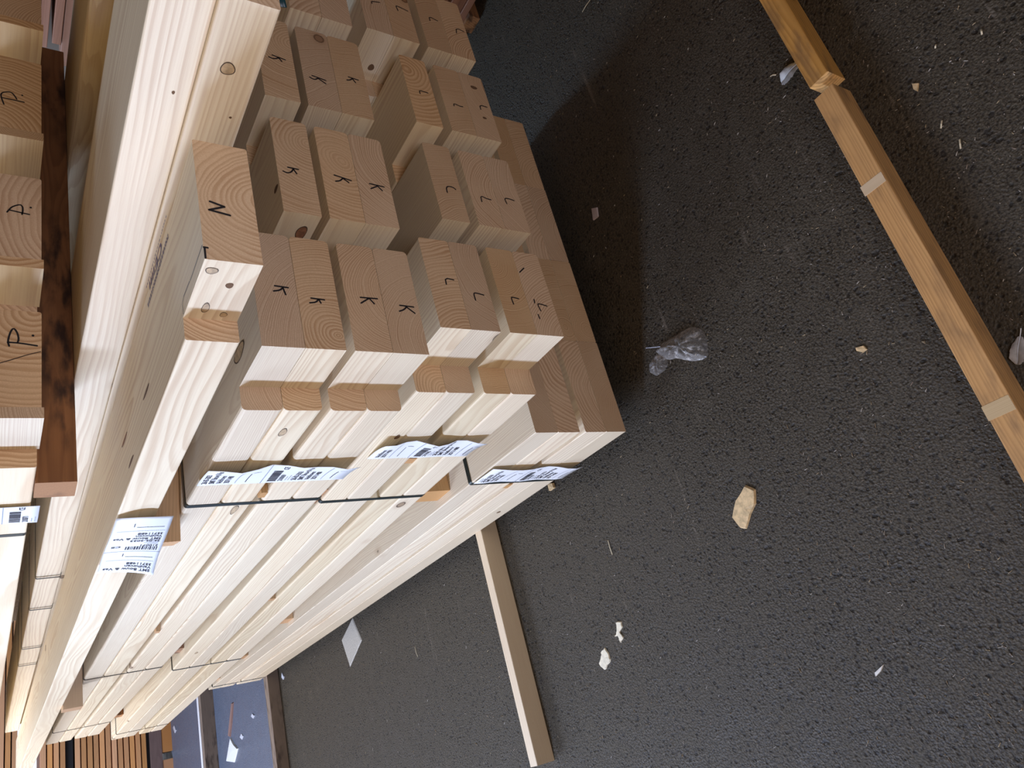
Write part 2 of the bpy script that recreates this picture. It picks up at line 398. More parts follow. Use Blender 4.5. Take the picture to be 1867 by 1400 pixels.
# ---- the loose beams on top
ZN = 1.1303 + FL
beam_n = beam('spruce_beam', -0.0655, -0.5895, ZN, 0.2305, 5.6, H, 'single spruce beam marked N on its end, lying on top of the upper pack', 'spruce beams lying on top',
              notch=0.035, ln=0.133, yaw=-0.0093, rad=0.003,
              knots=[('cut', 0.022, 0.058, 0.007, 0.008, 2), ('cut', 0.050, 0.030, 0.006, 0.005, 4), ('cut', 0.105, 0.048, 0.012, 0.005, 2), ('cut', 0.118, 0.022, 0.006, 0.005, 2),
                     ('top', 0.075, 0.42, 0.004, 0.03, 4), ('top', 0.10, 0.66, 0.004, 0.035, 3), ('top', 0.03, 0.60, 0.004, 0.03, 4)])
beam_m = beam('spruce_beam', 0.2195, -0.775, ZN, 0.283, 5.35, H - 0.0004, 'spruce beam with a big dark knot, lying under the white beam behind beam N', 'spruce beams lying on top',
              yaw=-0.0125, rad=0.003, knots=[('side', 0.105, 0.039, 0.0105, 0.0095), ('side', 0.30, 0.022, 0.0035, 0.003, 4), ('side', 0.185, 0.017, 0.002, 0.002, 4)])
beam_a = beam('spruce_beam', 0.2268 + 0.0075, -1.15, ZN + H, 0.283, 5.8, H - 0.0005, 'long bright white spruce beam lying on the knotty beam, level with its edge', 'spruce beams lying on top',
              yaw=-0.0186, rad=0.004, knots=[('side', 0.545, 0.022, 0.003, 0.002, 4)])
beam_b = beam('spruce_beam', 0.835, -1.1, ZN + H - 0.02, 0.33, 5.7, H + 0.0195, 'yellowish spruce beam with rounded edges lying behind the white beam', 'spruce beams lying on top', yaw=-0.006, rad=0.014)
# ---- top pack marked P / A, seen only by its lowest layer
YP, ZP = -0.035, 1.340 + FL
for i, (xs, xe, nn) in enumerate(((0.0222, 0.2298, 0.0354), (0.3254, 0.5359, 0.060), (0.634, 0.847, 0.060), (0.947, 1.16, 0.060))):
    o = beam('spruce_beam', xs - nn, YP, ZP, xe - xs + nn, 5.0, 0.095, 'spruce beam of the top pack %s, resting on the dark rough bearer' % (
        'marked P and split, its side facing the aisle', 'marked with a squat letter like an A, second from the aisle', 'marked P with a slanted foot, third from the aisle', 'with no mark in view, fourth from the aisle')[i],
        'spruce beams of the top pack', notch=nn, ln=0.129, yaw=0.010 if i == 0 else 0.0, rad=0.004,
        knots=[('cut', 0.05, 0.063, 0.006, 0.004, 4), ('cut', 0.075, 0.028, 0.007, 0.003, 4), ('cut', 0.103, 0.030, 0.006, 0.003, 4)] if i else [('cut', 0.045, 0.062, 0.007, 0.002, 4), ('cut', 0.072, 0.042, 0.005, 0.002, 4), ('cut', 0.102, 0.026, 0.005, 0.002, 4)])
    BEAMS['P', 3 - i, 0] = o
    bm = bmesh.new(); add_box(bm, nn - 0.0006, -0.0012, -0.0036, nn + 0.0195, 0.128, 0.095)
    s = bm_obj('edge_strip', bm, SPRUCE, o)

# ------------------------------------------------------------------ felt pen letters on the ends
A_ = crop(420, 0, 7.779); B_ = crop(640, 0, 7.779); C_ = crop(420, 170, 7.779); D_ = crop(640, 170, 7.779)
E_ = crop(820, 170, 7.779); F_ = crop(820, 330, 7.779); G_ = crop(900, 480, 7.779); H_ = crop(680, 400, 7.779); I_ = crop(420, 340, 3.89)
LET = [
 ('K', 1, 2, A_, [[(590,790),(775,860)], [(690,826),(640,843),(590,838),(540,815)], [(680,830),(725,880)]]),
 ('K', 1, 1, A_, [[(1155,1080),(1350,1150)], [(1245,1115),(1205,1135),(1165,1128),(1120,1100)], [(1240,1120),(1350,1195)]]),
 ('K', 1, 0, A_, [[(1670,1100),(1808,1145)], [(1728,1122),(1695,1145),(1650,1143)], [(1725,1125),(1772,1182)]]),
 ('L', 0, 3, B_, [[(300,40),(290,8),(410,25)]]),
 ('L', 0, 2, B_, [[(670,140),(640,75),(660,75),(810,148)]]),
 ('L', 0, 1, B_, [[(1125,285),(1110,222),(1232,288)]]),
 ('L', 0, 0, B_, [[(1500,460),(1495,388),(1605,440)]]),
 ('L', 1, 2, B_, [[(985,1318),(970,1270),(1095,1310)]]),
 ('L', 1, 1, E_, [[(65,170),(62,135),(150,178),(190,183)]]),
 ('L', 1, 0, E_, [[(445,222),(430,158),(535,190)]]),
 ('K', 2, 2, C_, [[(810,1058),(962,1090)], [(890,1080),(860,1130),(800,1138),(745,1112)], [(890,1085),(937,1150)]]),
 ('K', 2, 1, C_, [[(1468,1168),(1710,1248)], [(1590,1215),(1550,1252),(1490,1255)], [(1590,1215),(1675,1275)]]),
 ('K', 2, 0, D_, [[(258,1290),(465,1338)], [(370,1325),(280,1360)], [(370,1325),(440,1390)]]),
 ('L', 2, 2, D_, [[(1370,1400),(1355,1335),(1380,1310),(1450,1325),(1490,1358)]]),
 ('L', 2, 1, F_, [[(460,285),(440,200),(530,245),(590,260)]]),
 ('L', 2, 0, F_, [[(815,315),(778,238),(840,242),(918,272)]]),
 ('L', 3, 3, H_, [[(1048,910),(1030,820),(1153,848)]]),
 ('L', 3, 2, H_, [[(1462,1138),(1435,1050),(1450,1030),(1578,1065)]]),
 ('K', 3, 0, H_, [[(375,1225),(572,1250)], [(470,1245),(440,1285),(372,1308)], [(470,1250),(590,1338)]]),
 ('L', 3, 1, G_, [[(290,572),(258,490),(262,470),(362,495)]]),
 ('L', 3, 0, G_, [[(675,668),(628,575),(650,565),(762,600)], [(580,505),(588,555)], [(635,720),(660,780)], [(380,115),(440,55)]]),
 ('K', 3, 3, I_, [[(312,708),(408,722)], [(375,718),(350,740),(305,745)], [(370,722),(390,770)]]),
 ('K', 3, 2, I_, [[(570,795),(665,808)], [(625,802),(605,825),(562,828)], [(625,805),(640,830)]]),
 ('K', 3, 1, I_, [[(920,790),(1040,800)], [(980,797),(925,830)], [(985,800),(1018,835)]]),
]
YE = {'K': YK, 'L': YL}
for pk, c, k, g, sts in LET:
    ribbon('marker_letter', [[on(*g(*q), 1, YE[pk]) for q in st] for st in sts], 0.0030, (1, -1), INK, BEAMS[pk, c, k])
g3 = crop(0, 340, 3.89)
ribbon('marker_letter', [[on(*g3(*q), 1, -0.5895) for q in st] for st in ([(1490,103),(1592,142)], [(1592,142),(1485,163)], [(1485,163),(1632,203)])], 0.0032, (1, -1), INK, beam_n)
gn = crop(230, 400, 7.779)
ribbon('pencil_line', [[on(*gn(*q), 2, ZN + H) for q in st] for st in ([(1082,370),(915,865)], [(905,880),(795,1160),(818,1340)])], 0.0016, (2, 1), PENCIL, beam_n)
ribbon('pencil_line', [[on(*gn(*q), 1, -0.5895) for q in st] for st in ([(1112,400),(1126,545)], [(1100,392),(1158,402)])], 0.0026, (1, -1), INK, beam_n, label='black pen tick at the corner of the end')
gp2, gp3, gp4 = crop(0, 150, 9.333), crop(0, 300, 9.333), crop(0, 560, 9.333)
ribbon('marker_letter', [[on(*gp2(*q), 1, YP) for q in st] for st in ([(65,375),(10,230),(30,180),(100,165),(190,170),(240,220),(285,290)], [(45,265),(220,302),(410,342)], [(378,225)])], 0.0026, (1, -1), INK, BEAMS['P', 1, 0])
ribbon('marker_letter', [[on(*gp3(*q), 1, YP) for q in st] for st in ([(120,810),(180,740),(230,710),(345,680),(385,720),(390,780),(375,850)], [(160,775),(330,815),(500,852)], [(523,735)])], 0.0028, (1, -1), INK, BEAMS['P', 2, 0])
ribbon('marker_letter', [[on(*gp4(*q), 1, YP) for q in st] for st in ([(155,670),(130,600),(165,460),(210,380),(250,380),(300,460),(320,560),(295,620)], [(130,607),(330,620),(630,668)], [(560,495)])], 0.0030, (1, -1), INK, BEAMS['P', 3, 0])
ribbon('crack', [[on(*gp4(*q), 1, YP) for q in ((-60,975),(190,905),(480,815),(690,768))]], 0.0016, (1, -1), CRACK, BEAMS['P', 3, 0])

# ------------------------------------------------------------------ lettering made into meshes
def text_mesh(body, bold=False):
    cu = bpy.data.curves.new('lettering', 'FONT'); cu.body = body; cu.resolution_u = 3
    if bold: cu.offset = 0.022
    o = bpy.data.objects.new('lettering', cu); COL.objects.link(o)
    dg = bpy.context.evaluated_depsgraph_get(); dg.update()
    me = bpy.data.meshes.new_from_object(o.evaluated_get(dg))
    bpy.data.objects.remove(o); bpy.data.curves.remove(cu)
    vs = [(v.co.x, v.co.y) for v in me.vertices]; fs = [tuple(p.vertices) for p in me.polygons]
    bpy.data.meshes.remove(me)
    w = max(x for x, y in vs)
    return vs, fs, w
TXT = {}
def put_text(bm, body, fn, u0, v0, height, width=None, bold=False):
    """fn(u, v) -> world point; text starts at (u0, v0), runs along +u, stands up along +v"""
    if (body, bold) not in TXT: TXT[body, bold] = text_mesh(body, bold)
    vs, fs, w = TXT[body, bold]
    sy = height / 0.70; sx = (width / w) if width else sy
    nv = [bm.verts.new(fn(u0 + x * sx, v0 + y * sy)) for x, y in vs]
    for q in fs:
        try: bm.faces.new([nv[i] for i in q])
        except ValueError: pass
def put_rect(bm, fn, u0, v0, u1, v1, n=3):
    row = None
    for i in range(n + 1):
        u = u0 + (u1 - u0) * i / n
        a, b = bm.verts.new(fn(u, v0)), bm.verts.new(fn(u, v1))
        if row: bm.faces.new((row[0], a, b, row[1]))
        row = (a, b)

# CE stamp on top of beam N
cs = [on(*g3(*q), 2, ZN + H + 0.0006) for q in ((1190, 210), (1108, 745), (1030, 690), (1150, 180))]
bm = bmesh.new()
q0 = on(*g3(1190, 215), 2, ZN + H); q1 = on(*g3(1050, 720), 2, ZN + H)
def fst(u, v):      # u runs along the beam away from the end, v towards the aisle
    return Vector((q0.x - 0.012 + (q1.x - q0.x) * (u / 0.20) - v, q0.y + u, ZN + H + 0.0006))
put_text(bm, 'CE', lambda u, v: fst(u, v), 0.052, -0.012, 0.020, 0.060, True)
srng = random.Random(3)
for rrow, (va, vb) in enumerate(((0.014, 0.0175), (0.019, 0.0225), (-0.021, -0.0175))):
    u = 0.006
    while u < 0.185:
        w_ = srng.uniform(0.003, 0.008)
        put_rect(bm, fst, u, va, u + w_, vb, 1); u += w_ + srng.uniform(0.002, 0.004)
for u in (0.118, 0.131, 0.144, 0.157):
    put_rect(bm, fst, u, -0.012, u + 0.0075, 0.004, 1)
st = bm_obj('ink_stamp', bm, STAMP)
st.parent = beam_n; st.matrix_parent_inverse = (Matrix.Translation(beam_n.location) @ beam_n.rotation_euler.to_matrix().to_4x4()).inverted()
st['label'] = 'blue violet ink stamp with the letters CE'

# ------------------------------------------------------------------ paper labels stapled to the packs
def label_sheet(name, X, y0, y1, z0, z1, wave, sheets, number, label, nu=26, nv=10, ragged=0.0, fnover=None, umax=None):
    """paper strip hanging on an aisle-side face X; u runs towards the viewer (-Y), v runs up"""
    Wd, Ht = y1 - y0, z1 - z0
    base = fnover or (lambda u, v: Vector((X(y1 - u) - 0.0012 - max(0.0015, wave(u / Wd, v / Ht)), y1 - u, z0 + v)))
    U, V = (Wd, Ht) if not fnover else umax
    bm = bmesh.new()
    gr = [[bm.verts.new(base(U * i / nu, V * j / nv)) for j in range(nv + 1)] for i in range(nu + 1)]
    for i in range(nu):
        for j in range(nv):
            bm.faces.new((gr[i][j], gr[i + 1][j], gr[i + 1][j + 1], gr[i][j + 1]))
    root = bm_obj(name, bm, PAPER, smooth=True)
    sol = root.modifiers.new('thickness', 'SOLIDIFY'); sol.thickness = 0.0004; sol.offset = 0.0
    tag(root, label, 'label', 'printed paper labels on the packs')
    fn = lambda u, v: base(u, v) + Vector((-0.0009, 0, 0))
    bb = bmesh.new()
    def piece(nm, m_, draw):
        b_ = bmesh.new(); draw(b_)
        bm_obj(nm, b_, m_, root)
    def inside(v, h): return v > 0.003 and v + h < V - 0.003
    def T(body, u, v, h, w=None, bold=True):
        if inside(v, h): piece('printed_text', PRINT, lambda b_: put_text(b_, body, fn, u, v, h, w, bold))
    for d0 in sheets:
        if inside(d0, 0.001): piece('ruled_line', PRINTG, lambda b_: put_rect(b_, fn, 0, d0 - 0.0008, U, d0 + 0.0008, 8))
        if inside(d0 - 0.030, 0.019):
            u = 0.010; lr = random.Random(11)
            while u < min(0.072, U - 0.018):
                w_ = lr.choice((0.0016, 0.0026, 0.0036)); put_rect(bb, fn, u, d0 - 0.030, u + w_, d0 - 0.011, 1); u += w_ + lr.choice((0.0014, 0.0022))
        T(number, 0.010, d0 - 0.043, 0.0098, 0.036)
        for k in range(3):
            if inside(d0 - 0.050 - k * 0.006, 0.002): piece('ruled_line', PRINTG, lambda b_: put_rect(b_, fn, 0.012, d0 - 0.050 - k * 0.006, 0.034 + 0.008 * (k % 2), d0 - 0.0486 - k * 0.006, 2))
        if inside(d0 - 0.036, 0.010): piece('printed_text', PRINT, lambda b_: put_text(b_, 'CE', fn, min(0.080, U - 0.02), d0 - 0.036, 0.010, 0.016, True))
        T('26-05-2023', 0.010, d0 - 0.073, 0.0102, 0.058)
        T('SMT Bouw & Vas', 0.010, d0 - 0.0875, 0.0108, min(0.088, U - 0.014))
        T('Veldhoven', 0.010, d0 - 0.102, 0.0102, 0.052)
        T('35711488', 0.010, d0 - 0.1165, 0.0102, 0.050)
        if inside(d0 - 0.130, 0.001): piece('ruled_line', PRINTG, lambda b_: put_rect(b_, fn, 0.008, d0 - 0.130, U - 0.008, d0 - 0.1288, 6))
        if inside(d0 - 0.150, 0.001): piece('ruled_line', PRINT, lambda b_: put_rect(b_, fn, 0.012, d0 - 0.1505, 0.066, d0 - 0.1488, 3))
        if inside(d0 - 0.158, 0.001): piece('ruled_line', PRINT, lambda b_: put_rect(b_, fn, 0.070, d0 - 0.168, 0.0716, d0 - 0.152, 1))
    bm_obj('barcode', bb, PRINT, root) if len(bb.verts) else bb.free()
    return root
S = math.sin
def xk(y): return XK - nK + 0.0086 * (y - YK)
def xl(y): return XL - nL - 0.0157 * (y - YL)
label_sheet('paper_label', xk, 0.046, 0.151, 0.752 + FL, 1.063 + FL,
            lambda a, b: 0.004 + a * a * (0.010 + 0.006 * S(b * 9) + 0.005 * S(b * 17 + 1)) + 0.0015 * S(b * 14) * a, [0.185, 0.368], '210069',
            'white printed label strip stapled across the aisle side of the upper pack marked K')
label_sheet('paper_label', xl, 0.078, 0.184, 0.395 + FL, 0.669 + FL,
            lambda a, b: 0.004 + a * a * (0.011 + 0.006 * S(b * 12 + 2)) + 0.002 * S(b * 16) * (a + 0.3), [0.168, 0.351], '210085',
            'wavy white printed label strip stapled across the aisle side of the middle pack marked L')
label_sheet('paper_label', lambda y: 0.0038 * y, 0.215, 0.326, -0.012 + FL, 0.301 + FL,
            lambda a, b: 0.003 + a * a * (0.007 + 0.005 * S(b * 11)) + 0.0015 * S(b * 15), [0.176, 0.359], '210085',
            'white printed label strip stapled across the aisle side of the lowest pack')
label_sheet('paper_label', lambda y: -0.0132 + 0.010 * (y + 0.035), 0.277, 0.378, 1.325 + FL, 1.46 + FL,
            lambda a, b: 0.002 + 0.004 * (1 - b) * (1 + S(a * 5)) * 0.5 + 0.003 * a * a, [0.060, 0.24], '210071',
            'torn white printed label on the top pack above the dark bearer')
# the loose label on beam N hangs turned sideways and curls at its far end
XN0 = -0.0655
def fN(u, v):       # u runs upwards (+Z), v runs away from the viewer (+Y)
    t_ = v / 0.318; s_ = u / 0.105
    out = 0.006 + 0.022 * t_ ** 2 * (1.25 - 0.7 * s_) + 0.010 * S(math.pi * s_) * (1 - 0.6 * t_) + 0.003 * S(t_ * 6.0)
    y = 0.212 + v - 0.034 * S(math.pi * (s_ * 0.9 + 0.02))
    return Vector((XN0 + 0.0075 - out, y, 1.098 + FL + u - 0.010 * t_ * (1 - s_)))
# beam N drifts slightly sideways along its length, so follow its face
def fN2(u, v):
    p = fN(u, v); p.x = (-0.0655 - 0.0093 * (p.y + 0.5895)) - (XN0 + 0.0075 - p.x) ; return p
label_sheet('paper_label', XN0, 0, 0.105, 0, 0.318, None, [0.20, 0.383], '210071', 'curling white printed label hanging sideways on beam N',
            nu=12, nv=26, fnover=fN2, umax=(0.105, 0.318))

# ------------------------------------------------------------------ steel straps round the packs
def strap(y, x0, x1, z0, z1, label, wdt=0.016, th=0.0009, slant=0.0):
    bm = bmesh.new(); rad = 0.006
    cs_ = []
    for cx, cz, a0 in ((x0 + rad, z0 + rad, 180), (x1 - rad, z0 + rad, 270), (x1 - rad, z1 - rad, 0), (x0 + rad, z1 - rad, 90)):
        for i in range(5):
            a = math.radians(a0 + 90 * i / 4); cs_.append((cx, cz, math.cos(a), math.sin(a)))
    rows = []
    for cx, cz, ca, sa in cs_:
        yy = y + slant * (cz - z0)
        ring = []
        for rr_, dy in ((rad + 0.0004, -wdt / 2), (rad + 0.0004, wdt / 2), (rad + 0.0004 + th, wdt / 2), (rad + 0.0004 + th, -wdt / 2)):
            ring.append(bm.verts.new((cx + ca * rr_, yy + dy, cz + sa * rr_)))
        rows.append(ring)
    n = len(rows)
    for i in range(n):
        a, b = rows[i], rows[(i + 1) % n]
        for j in range(4): bm.faces.new((a[j], a[(j + 1) % 4], b[(j + 1) % 4], b[j]))
    bmesh.ops.recalc_face_normals(bm, faces=bm.faces)
    return tag(bm_obj('steel_strap', bm, STRAP), label, 'strap', 'steel straps round the packs')
KT, LT, BT = ZK + 4 * hK + gK, ZL + 4 * hL + gL, FL + 4 * H + gb
for y, s_ in ((0.287, 'nearest to the cut ends'), (2.36, 'halfway along'), (4.05, 'near the far end')):
    strap(y, xk(y), xk(y) + 3 * PK + WK + nK, ZK, KT, 'dark steel strap round the upper pack marked K, %s' % s_)
for y, s_ in ((0.468, 'nearest to the cut ends'), (2.53, 'halfway along'), (4.42, 'near the far end')):
    strap(y, xl(y), xl(y) + 3 * PL + WL + nL, ZL, LT, 'dark steel strap round the middle pack marked L, %s' % s_)
for y, s_ in ((0.339, 'nearest to the cut ends'), (3.50, 'near the far end')):
    strap(y, 0.0038 * y, 0.0038 * y + 4 * Wb, FL, BT, 'dark green steel strap round the lowest pack, %s' % s_)
strap(0.466, -0.0079, 1.16, ZP, ZP + 0.095, 'dark steel strap round the top pack, just behind its torn label')
for i, y in enumerate((1.479, 1.85, 2.44, 2.756)):
    xa = 0.2195 - 0.0186 * (y + 0.775) + 0.0065
    strap(y, xa - 0.0045, xa + 0.280, ZN + H, ZN + 2 * H, 'thin dark strap round the long white beam, %s from the dark bearer' % ('first', 'second', 'third', 'fourth')[i], wdt=0.010)

# ------------------------------------------------------------------ bearers and stickers
def barx(name, x0, x1, y, z, dy, dz, label, group, mat, cat='bearer', yaw=0.0, rad=0.002):
    """a length of timber lying across the stack along X; near face at y"""
    return beam(name, x0, y + dy, z, dy, x1 - x0, dz, label, group, mat=mat, alongx=True, rad=rad, cat=cat, yaw=yaw)
barx('batten', -0.748, 1.15, 0.812, 0.0, 0.040, FL - 0.0006, 'pale pine batten running out from under the stack onto the asphalt', 'battens under the lowest pack', BATTEN, 'batten')
barx('batten', -0.60, 1.15, 3.462, 0.0, 0.075, FL + 0.0005 - 0.0008, 'brown weathered batten under the far end of the lowest pack', 'battens under the lowest pack', WEATHER, 'batten')
for y, s_ in ((0.452, 'first, behind the label'), (1.95, 'second along'), (2.70, 'third along'), (3.30, 'last, at the far end')):
    barx('bearer', 0.027, 1.13, y, BT, 0.085, ZL - BT, 'orange pine bearer between the lowest and the middle pack, %s' % s_, 'bearers between the packs', BEARER)
for y, s_ in ((0.40, 'nearest'), (2.25, 'halfway along'), (4.07, 'farthest')):
    barx('bearer', 0.03, 1.15, y, LT, 0.10, ZK - LT, 'dark bearer between the packs marked L and K, %s' % s_, 'bearers between the packs', ROUGH)
for y, s_, x0, yw in ((0.350, 'close to the hanging label', -0.071, 0.20), (2.40, 'halfway along', -0.11, 0.0)):
    barx('bearer', x0, 0.62, y, KT, 0.085, ZN - KT, 'brown bearer between beam N and the upper pack, %s' % s_, 'bearers between the packs', BEARER, yaw=yw)
barx('rough_bearer', -0.026, 1.25, 0.148, 1.272 + FL + 0.0003, 0.060, ZP - 1.272 - FL - 0.0006, 'dark rough sawn bearer under the top pack, resting on the white beam', 'bearers between the packs', ROUGH, yaw=-0.098)
for pk, yy, zz, hh, x0 in (('upper pack marked K', 0.22, ZK + 2 * hK, gK, -0.036), ('upper pack marked K', 1.55, ZK + 2 * hK, gK, -0.028), ('middle pack marked L', 0.21, ZL + 2 * hL, gL, 0.029), ('middle pack marked L', 1.455, ZL + 2 * hL, gL, 0.010), ('lowest pack', 0.367, FL + 2 * H, gb, 0.003)):
    barx('sticker_lath', x0, 1.10, yy, zz - 0.0006, 0.030, hh - 0.0004, 'thin lath between the layers of the %s, %s' % (pk, 'nearest to the cut ends' if yy < 0.5 else 'farther along'), 'laths between the layers', BEARER, 'lath', rad=0)

# ------------------------------------------------------------------ spare battens on the asphalt in front of the ends
b1 = barx('batten', 0.414, 1.72, -0.877, 0.0, 0.047, 0.065, 'used batten with a pale cut end on the asphalt, farther of the two', 'battens on the asphalt', OLD, 'batten', yaw=-0.012)
b2 = barx('batten', -0.95, 0.383, -0.871, 0.0, 0.048, 0.065, 'long used batten with pale bands on the asphalt, nearer of the two', 'battens on the asphalt', OLD, 'batten', yaw=0.002)
PALE = wood('pale_band', (0.60, 0.45, 0.25), (0.42, 0.28, 0.13), knots=0, ringk=0.3)
for xa, xb in ((0.127, 0.150), (-0.365, -0.338)):
    bm = bmesh.new(); add_box(bm, 0.0, 0.0, 0.0, xb - xa, 0.0479, 0.0006)
    s = bm_obj('pale_band', bm, PALE); s.parent = b2
    s.matrix_parent_inverse = (Matrix.Translation(b2.location) @ b2.rotation_euler.to_matrix().to_4x4()).inverted()
    s.location = (xa, -0.8708, 0.065); s['label'] = 'pale unweathered band across the top'

# ------------------------------------------------------------------ neighbouring stack of red boards on the far side
z = 0.045; i = 0
while z < 1.40:
    lift = 0.012 if i % 3 == 2 else 0.0015
    low = z < 0.25; hi = z > 1.27
    if low or hi or i % 2 == 0:
        hh = 0.026 if (low or hi) else 0.052 + 0.0
    else:
        i += 1; continue
    beam('decking_board', 1.765 + 0.006 * (i % 2), -1.3, z, 0.60, 2.0 + 0.03 * (i % 4), hh, 'reddish board in the stack across the far aisle, number %d up from the ground' % (len([1 for o in bpy.data.objects if o.name.startswith('decking_board')]) + 1),
         'reddish boards stacked across the far aisle', mat=DECK, rad=0.002, cat='board')
    z += hh + lift; i += 1
for y in (-1.1, 0.1):
    barx('bearer', 1.75, 2.1, y, 0.0, 0.07, 0.0447, 'low bearer under the reddish boards across the far aisle, %s' % ('out of the light' if y < 0 else 'at the shaded end'), 'bearers between the packs', ROUGH)

# ------------------------------------------------------------------ far stack of orange slats
y0 = 6.833
for k, (xa, xb) in enumerate(((-0.03, 0.30), (-0.60, -0.095), (0.42, 0.72), (-1.15, -0.72))):
    bm = bmesh.new(); add_box(bm, xa, y0, 0.0, xb, y0 + 0.13, 0.088)
    o = bm_obj('pallet_block', bm, SLAT)
    tag(o, 'orange wooden block under the far slat stack, %s' % ('first right of the fallen paper', 'second, cut by the picture edge', 'behind the packs', 'far outside')[k], 'block', 'blocks under the far slat stack')
barx('plank', -1.2, 1.3, y0 - 0.005, 0.088, 0.9, 0.098, 'dark purple brown plank carrying the far slat stack', None, wood('purple_plank', (0.20, 0.135, 0.115), (0.11, 0.07, 0.06), knots=0, stain=0.4), 'plank')
z = 0.216; n = 0
while z < 1.44:
    if z < 0.85 < z + 0.1 and z + 0.04 > 0.789: z = 0.8505
    if 1.02 < z < 1.19:
        z_gap = z - 0.0475 + 0.0377; z = 1.20
    if z + 0.038 > 1.46: break
    n += 1
    barx('larch_slat', -1.2 - 0.02 * (n % 3), 1.4, y0 + 0.004 * (n % 2), z, 0.60, 0.0375, 'orange slat in the far stack, layer %d counted from the ground' % n, 'orange slats in the far stack', SLAT, 'slat')
    z += 0.0475
for zz, hh, s_ in ((0.186, 0.0297, 'above the purple plank'), (0.790, 0.060, 'in the middle of the stack')):
    bm = bmesh.new(); add_box(bm, -1.2, y0 + 0.03, zz, 1.4, y0 + 0.9, zz + hh)  # darkness of the open gaps put in as black boards
    tag(bm_obj('gap_shade', bm, plain('gap_shade', (0.012, 0.013, 0.016), 0.5)), 'black spacer of a gap, put in as a board in the far slat stack, %s' % s_, 'shade', 'shaded gaps in the far stack')
for xx in (-0.9, 1.1):
    bm = bmesh.new(); add_box(bm, xx, y0 + 0.02, z_gap, xx + 0.08, y0 + 0.11, 1.1995)
    tag(bm_obj('spacer_block', bm, SLAT), 'block holding up the top slats of the far stack, %s' % ('aisle side' if xx < 0 else 'hidden side'), 'block', 'blocks under the far slat stack')

# weathered beam on the ground in the distance, its lit top painted as a white strip
o = barx('weathered_beam', -0.75, 0.27, 5.12, 0.0, 0.11, 0.095, 'weathered brown beam lying on the ground in the distance', None, WEATHER, 'beam')
bm = bmesh.new(); add_box(bm, 0, 0, 0, 1.02, 0.05, 0.004)
s = bm_obj('lit_top_strip', bm, plain('lit_top_strip', (0.85, 0.88, 0.90), 0.5)); s.parent = o
s.matrix_parent_inverse = (Matrix.Translation(o.location) @ o.rotation_euler.to_matrix().to_4x4()).inverted()
s.location = (-0.75, 5.18, 0.0951); s['label'] = 'white strip painting the lit top of the beam'

# ------------------------------------------------------------------ litter on the asphalt
def flake(name, pix, h, mat, label, cat, group=None, jag=0.0, seg=1, tilt=0.0):
    pts = [on(u, v, 2, 0.0) for u, v in pix]
    c = sum(pts, Vector()) / len(pts)
    bm = bmesh.new(); q = []
    for i, p in enumerate(pts):
        nx = pts[(i + 1) % len(pts)]
        for k in range(seg):
            pp = p.lerp(nx, k / seg)
            if jag and k: pp = pp + Vector((rng.uniform(-1, 1), rng.uniform(-1, 1), 0)) * jag
            q.append(pp - c)
    a = [bm.verts.new((p.x, p.y, 0.0002)) for p in q]
    b = [bm.verts.new((p.x * 0.93, p.y * 0.93, h + tilt * p.x + rng.uniform(-0.15, 0.15) * h)) for p in q]
    n_ = len(q); bm.faces.new(a[::-1])
    top = bm.verts.new((0, 0, h * 1.15))
    for i in range(n_):
        bm.faces.new((a[i], a[(i + 1) % n_], b[(i + 1) % n_], b[i])); bm.faces.new((b[i], b[(i + 1) % n_], top))
    o = bm_obj(name, bm, mat); o.location = (c.x, c.y, 0)
    return tag(o, label, cat, group)
CHIP = plain('wood_chip', (0.64, 0.46, 0.23), 0.7, noise=0.25, nscale=90)
FOAM = plain('dried_foam', (0.74, 0.66, 0.47), 0.8, noise=0.12, nscale=120)
GREY = plain('grey_sheet', (0.44, 0.42, 0.36), 0.75, noise=0.25, nscale=260)
flake('wood_chip', [(1360,884),(1378,892),(1379,918),(1370,937),(1362,964),(1350,962),(1336,944),(1343,912)], 0.006, CHIP, 'large pale wood chip on the asphalt, biggest of the chips', 'chip', 'wood chips on the asphalt', 0.001, 2)
flake('wood_chip', [(1561,634),(1575,630),(1582,637),(1574,643),(1563,640)], 0.004, CHIP, 'small pale wood chip on the asphalt between the film and the long batten', 'chip', 'wood chips on the asphalt')
flake('wood_chip', [(1664,153),(1676,152),(1674,167),(1667,164)], 0.004, CHIP, 'small orange chip on the asphalt behind the long batten', 'chip', 'wood chips on the asphalt')
flake('wood_chip', [(1001,882),(1010,880),(1013,889),(1004,895)], 0.008, CHIP, 'small wood chip lying beside the lowest pack by its label', 'chip', 'wood chips on the asphalt')
flake('wood_chip', [(1596,1226),(1612,1211),(1608,1222),(1598,1233)], 0.004, plain('pale_splinter', (0.72, 0.68, 0.58), 0.7), 'pale splinters on the asphalt near the lower picture edge', 'chip', 'wood chips on the asphalt')
flake('wood_chip', [(1080,380),(1090,378),(1092,395),(1083,402)], 0.005, plain('grey_scrap', (0.45, 0.38, 0.36), 0.8), 'greyish scrap on the asphalt in front of the middle pack', 'chip', 'wood chips on the asphalt')
flake('foam_splat', [(1124,1134),(1134,1133),(1136,1142),(1131,1152),(1137,1162),(1133,1172),(1128,1160),(1122,1160),(1126,1150)], 0.004, FOAM, 'cream coloured splat on the asphalt, the upper one of two', 'splat', 'dried splats', 0.0025, 3)
flake('foam_splat', [(1103,1180),(1110,1190),(1114,1202),(1108,1212),(1103,1221),(1093,1210),(1097,1196),(1098,1186)], 0.004, FOAM, 'cream coloured splat on the asphalt, the lower one of two', 'splat', 'dried splats', 0.0025, 3)
flake('grey_sheet', [(643,1126),(660,1167),(638.6,1216),(623,1167)], 0.003, GREY, 'grey diamond shaped sheet sticking out from under the lowest pack', 'sheet')
